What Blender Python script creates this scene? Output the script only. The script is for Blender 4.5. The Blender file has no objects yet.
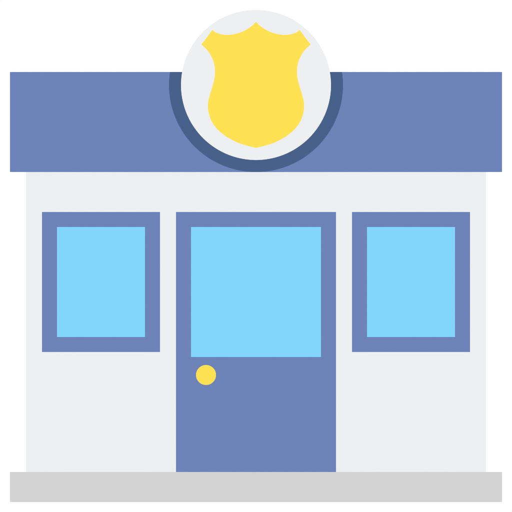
import bpy, bmesh, math

C = bpy.context.scene
COL = C.collection

# ---------------------------------------------------------------- camera
# 1 photo pixel = 1 cm; x = 0 is the middle of the front, z = 0 the underside of the pavement slab
U = 0.01
def X(px): return (px - 256.0) * U
def Z(py): return (502.0 - py) * U

cam = bpy.data.cameras.new("camera")
cam.type = 'ORTHO'
cam.ortho_scale = 512 * U
cam.clip_start = 0.1
cam.clip_end = 500
co = bpy.data.objects.new("camera", cam)
co.location = (0, -30, Z(256))
co.rotation_euler = (math.radians(90), 0, 0)
COL.objects.link(co)
C.camera = co

# ---------------------------------------------------------------- world: a plain white background
w = bpy.data.worlds.new("World")
C.world = w
w.use_nodes = True
nt = w.node_tree
nt.nodes.clear()
out = nt.nodes.new('ShaderNodeOutputWorld')
bg = nt.nodes.new('ShaderNodeBackground')
tc = nt.nodes.new('ShaderNodeTexCoord')
sep = nt.nodes.new('ShaderNodeSeparateXYZ')
mr = nt.nodes.new('ShaderNodeMapRange')
mr.interpolation_type = 'SMOOTHSTEP'
AMBIENT = 0.012                                   # the side the viewer stands on is dim, the side behind is white
mr.inputs['From Min'].default_value = 0.0
mr.inputs['From Max'].default_value = 0.35
mr.inputs['To Min'].default_value = AMBIENT
mr.inputs['To Max'].default_value = 1.0
nt.links.new(tc.outputs['Generated'], sep.inputs[0])
nt.links.new(sep.outputs['Y'], mr.inputs['Value'])
nt.links.new(mr.outputs['Result'], bg.inputs['Color'])
bg.inputs['Strength'].default_value = 1.0
w.cycles.sampling_method = 'NONE'              # the lamp alone is sampled: no speckle on the flat fronts
nt.links.new(bg.outputs[0], out.inputs[0])

# ---------------------------------------------------------------- one frontal lamp: no shadows fall into view
sl = bpy.data.lights.new("frontal_sun", 'SUN')
sl.energy = 3.9
sl.angle = math.radians(0.5)
sl.color = (1, 1, 1)
so = bpy.data.objects.new("frontal_sun", sl)
so.location = (0, -20, Z(256))
so.rotation_euler = (math.radians(90), 0, 0)
COL.objects.link(so)
GAIN = sl.energy / math.pi + AMBIENT

C.view_settings.view_transform = 'Standard'
C.view_settings.look = 'None'
C.view_settings.exposure = 0
C.view_settings.gamma = 1
C.view_settings.use_curve_mapping = False
C.render.dither_intensity = 0
C.cycles.max_bounces = 4
C.cycles.diffuse_bounces = 0                     # even, graphic light without colour bleeding in the joints
C.render.film_transparent = False
C.cycles.filter_width = 1.0
C.cycles.use_denoising = True

# ---------------------------------------------------------------- materials
def lin(v):
    v /= 255.0
    return v / 12.92 if v <= 0.04045 else ((v + 0.055) / 1.055) ** 2.4

def mat(name, rgb, rough=0.9, metal=0.0):
    m = bpy.data.materials.new(name)
    m.use_nodes = True
    b = m.node_tree.nodes['Principled BSDF']
    b.inputs['Base Color'].default_value = tuple(lin(c) / GAIN for c in rgb) + (1,)
    b.inputs['Roughness'].default_value = rough
    b.inputs['Metallic'].default_value = metal
    b.inputs['Specular IOR Level'].default_value = 0.0
    return m

BLUE = mat('slate_blue_paint', (110, 131, 183))
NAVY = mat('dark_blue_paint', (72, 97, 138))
WALL = mat('pale_grey_render', (237, 239, 241))
YELLOW = mat('yellow_enamel', (255, 226, 83))
GLASS = mat('sky_blue_glazing', (130, 214, 252))
STONE = mat('grey_slab', (211, 211, 211))

# ---------------------------------------------------------------- helpers
def link(name, bm, material, parent=None):
    bmesh.ops.remove_doubles(bm, verts=bm.verts, dist=1e-6)
    bmesh.ops.recalc_face_normals(bm, faces=bm.faces)
    me = bpy.data.meshes.new(name)
    bm.to_mesh(me)
    bm.free()
    me.materials.append(material)
    o = bpy.data.objects.new(name, me)
    COL.objects.link(o)
    if parent:
        o.parent = parent
    return o

def box(bm, x0, x1, y0, y1, z0, z1):
    v = [bm.verts.new(p) for p in ((x0, y0, z0), (x1, y0, z0), (x1, y1, z0), (x0, y1, z0),
                                   (x0, y0, z1), (x1, y0, z1), (x1, y1, z1), (x0, y1, z1))]
    for f in ((0, 3, 2, 1), (4, 5, 6, 7), (0, 1, 5, 4), (1, 2, 6, 5), (2, 3, 7, 6), (3, 0, 4, 7)):
        bm.faces.new([v[i] for i in f])

def prism(bm, pts, y0, y1):
    """outline in (x, z), front face at y0, back face at y1"""
    a = [bm.verts.new((x, y0, z)) for x, z in pts]
    b = [bm.verts.new((x, y1, z)) for x, z in pts]
    bm.faces.new(a)
    bm.faces.new(list(reversed(b)))
    n = len(pts)
    for i in range(n):
        j = (i + 1) % n
        bm.faces.new((a[i], b[i], b[j], a[j]))

def ring(bm, outer, inner, y0, y1):
    """rectangular panel with one rectangular opening; rects are x0, x1, z0, z1"""
    def loop(r, y):
        return [bm.verts.new(p) for p in ((r[0], y, r[2]), (r[1], y, r[2]), (r[1], y, r[3]), (r[0], y, r[3]))]
    of, nf, ob, nb = loop(outer, y0), loop(inner, y0), loop(outer, y1), loop(inner, y1)
    for i in range(4):
        j = (i + 1) % 4
        bm.faces.new((of[i], of[j], nf[j], nf[i]))
        bm.faces.new((ob[i], nb[i], nb[j], ob[j]))
        bm.faces.new((of[i], ob[i], ob[j], of[j]))
        bm.faces.new((nf[i], nf[j], nb[j], nb[i]))

def circle(cx, cy, r, n=256):
    return [(X(cx + r * math.cos(2 * math.pi * k / n)), Z(cy - r * math.sin(2 * math.pi * k / n))) for k in range(n)]

def empty(name, loc, label, cat):
    o = bpy.data.objects.new(name, None)
    o.location = loc
    o.empty_display_size = 0.2
    COL.objects.link(o)
    o['label'] = label
    o['category'] = cat
    return o

DEPTH = 3.4                                       # how far the building runs back

# ---------------------------------------------------------------- pavement slab
bm = bmesh.new()
box(bm, X(10), X(502), -0.16, DEPTH + 0.16, Z(502), Z(472))
pv = link('pavement', bm, STONE)
pv['kind'] = 'structure'

# ---------------------------------------------------------------- the building
st = empty('police_station', (0, 0, Z(472)),
           'small pale grey building with slate blue flat roof, two windows and a wide glazed door', 'building')
BZ = Z(472)
def part(name, bm, m, parent=st):
    bmesh.ops.translate(bm, verts=bm.verts, vec=(0, 0, -BZ))
    return link(name, bm, m, parent)

bm = bmesh.new()
box(bm, X(26), X(486), 0, DEPTH, Z(472), Z(172))
part('wall', bm, WALL)

# flat roof: deep fascia all round with a sunk deck behind the parapet
bm = bmesh.new()
rx0, rx1, ry0, ry1, rz0, rz1, pt = X(10), X(502), -0.16, DEPTH + 0.16, Z(172), Z(72), 0.18
def rect(x0, x1, y0, y1, z): return [bm.verts.new(p) for p in ((x0, y0, z), (x1, y0, z), (x1, y1, z), (x0, y1, z))]
lo = rect(rx0, rx1, ry0, ry1, rz0)
hi = rect(rx0, rx1, ry0, ry1, rz1)
hin = rect(rx0 + pt, rx1 - pt, ry0 + pt, ry1 - pt, rz1)
dk = rect(rx0 + pt, rx1 - pt, ry0 + pt, ry1 - pt, rz1 - 0.35)
bm.faces.new(lo)
bm.faces.new(dk)
for i in range(4):
    j = (i + 1) % 4
    bm.faces.new((lo[i], lo[j], hi[j], hi[i]))
    bm.faces.new((hi[i], hi[j], hin[j], hin[i]))
    bm.faces.new((hin[i], hin[j], dk[j], dk[i]))
part('roof', bm, BLUE)

# windows: a frame standing proud of the wall, its pane set back in it
def window(px0):
    bm = bmesh.new()
    ring(bm, (X(px0), X(px0 + 118), Z(352), Z(212)), (X(px0 + 15), X(px0 + 103), Z(337), Z(227)), -0.045, 0.0)
    f = part('window', bm, BLUE)
    bm = bmesh.new()
    box(bm, X(px0 + 15), X(px0 + 103), -0.02, -0.004, Z(337), Z(227))
    part('pane', bm, GLASS, f)
    return f
window(42)
window(352)

# door leaf with its glazed upper light and round knob
bm = bmesh.new()
ring(bm, (X(176), X(336), Z(472), Z(212)), (X(191), X(321), Z(357), Z(227)), -0.05, 0.0)
door = part('door', bm, BLUE)
bm = bmesh.new()
box(bm, X(191), X(321), -0.025, -0.004, Z(357), Z(227))
part('pane', bm, GLASS, door)
bm = bmesh.new()
prism(bm, circle(206, 375, 10.0, 96), -0.11, -0.085)      # flat round grip
prism(bm, circle(206, 375, 4.5, 48), -0.085, -0.05)       # its stem
part('handle', bm, YELLOW, door)

# ---------------------------------------------------------------- the round sign on the fascia
sg = empty('round_sign', (0, -0.16, Z(172)),
           'round pale grey sign with a yellow police shield on the front of the blue roof', 'sign')
def spart(name, bm, m, parent=sg):
    bmesh.ops.translate(bm, verts=bm.verts, vec=(0, 0.16, -Z(172)))
    return link(name, bm, m, parent)

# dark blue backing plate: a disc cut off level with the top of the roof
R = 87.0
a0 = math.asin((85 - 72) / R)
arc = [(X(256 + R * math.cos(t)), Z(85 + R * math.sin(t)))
       for t in (-a0 + (math.pi + 2 * a0) * k / 200 for k in range(201))]
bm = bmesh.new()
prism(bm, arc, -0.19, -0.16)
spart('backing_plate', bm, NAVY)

bm = bmesh.new()
prism(bm, circle(256, 85, 75.0), -0.25, -0.19)
disc = spart('disc', bm, WALL)

def spline(pts, n=8):
    r = []
    for i in range(len(pts) - 1):
        p0 = pts[i - 1] if i else tuple(2 * a - b for a, b in zip(pts[0], pts[1]))
        p1, p2 = pts[i], pts[i + 1]
        p3 = pts[i + 2] if i + 2 < len(pts) else tuple(2 * a - b for a, b in zip(pts[-1], pts[-2]))
        for k in range(n):
            t = k / n
            r.append(tuple(0.5 * (2 * b + (c - a) * t + (2 * a - 5 * b + 4 * c - d) * t * t +
                                  (3 * b - a - 3 * c + d) * t ** 3) for a, b, c, d in zip(p0, p1, p2, p3)))
    r.append(pts[-1])
    return r

top = [(256, 22.0), (260.5, 26.2), (265.5, 29.6), (271.5, 32.4), (278, 34.2), (285, 34.9), (291.8, 34.1), (296.1, 32.5), (299.6, 30.0)]
side = [(310.6, 44.5), (305.5, 49.3), (301.8, 54.2), (299.2, 59.6), (297.6, 65.0), (297.0, 71.5), (297.6, 78.5), (299.4, 86.0),
        (301.7, 93.3), (303.5, 100.2), (304.0, 106.5), (303.3, 113.0), (301.2, 119.5), (297.5, 125.8), (292.0, 131.8),
        (284.6, 137.3), (275.0, 142.3), (265.0, 145.7), (256, 147.9)]
half = spline(top)[:-1] + [top[-1]] + spline(side)
full = half + [(512 - x, y) for x, y in reversed(half[1:-1])]
bm = bmesh.new()
prism(bm, [(X(x), Z(y)) for x, y in full], -0.28, -0.25)
spart('shield', bm, YELLOW)
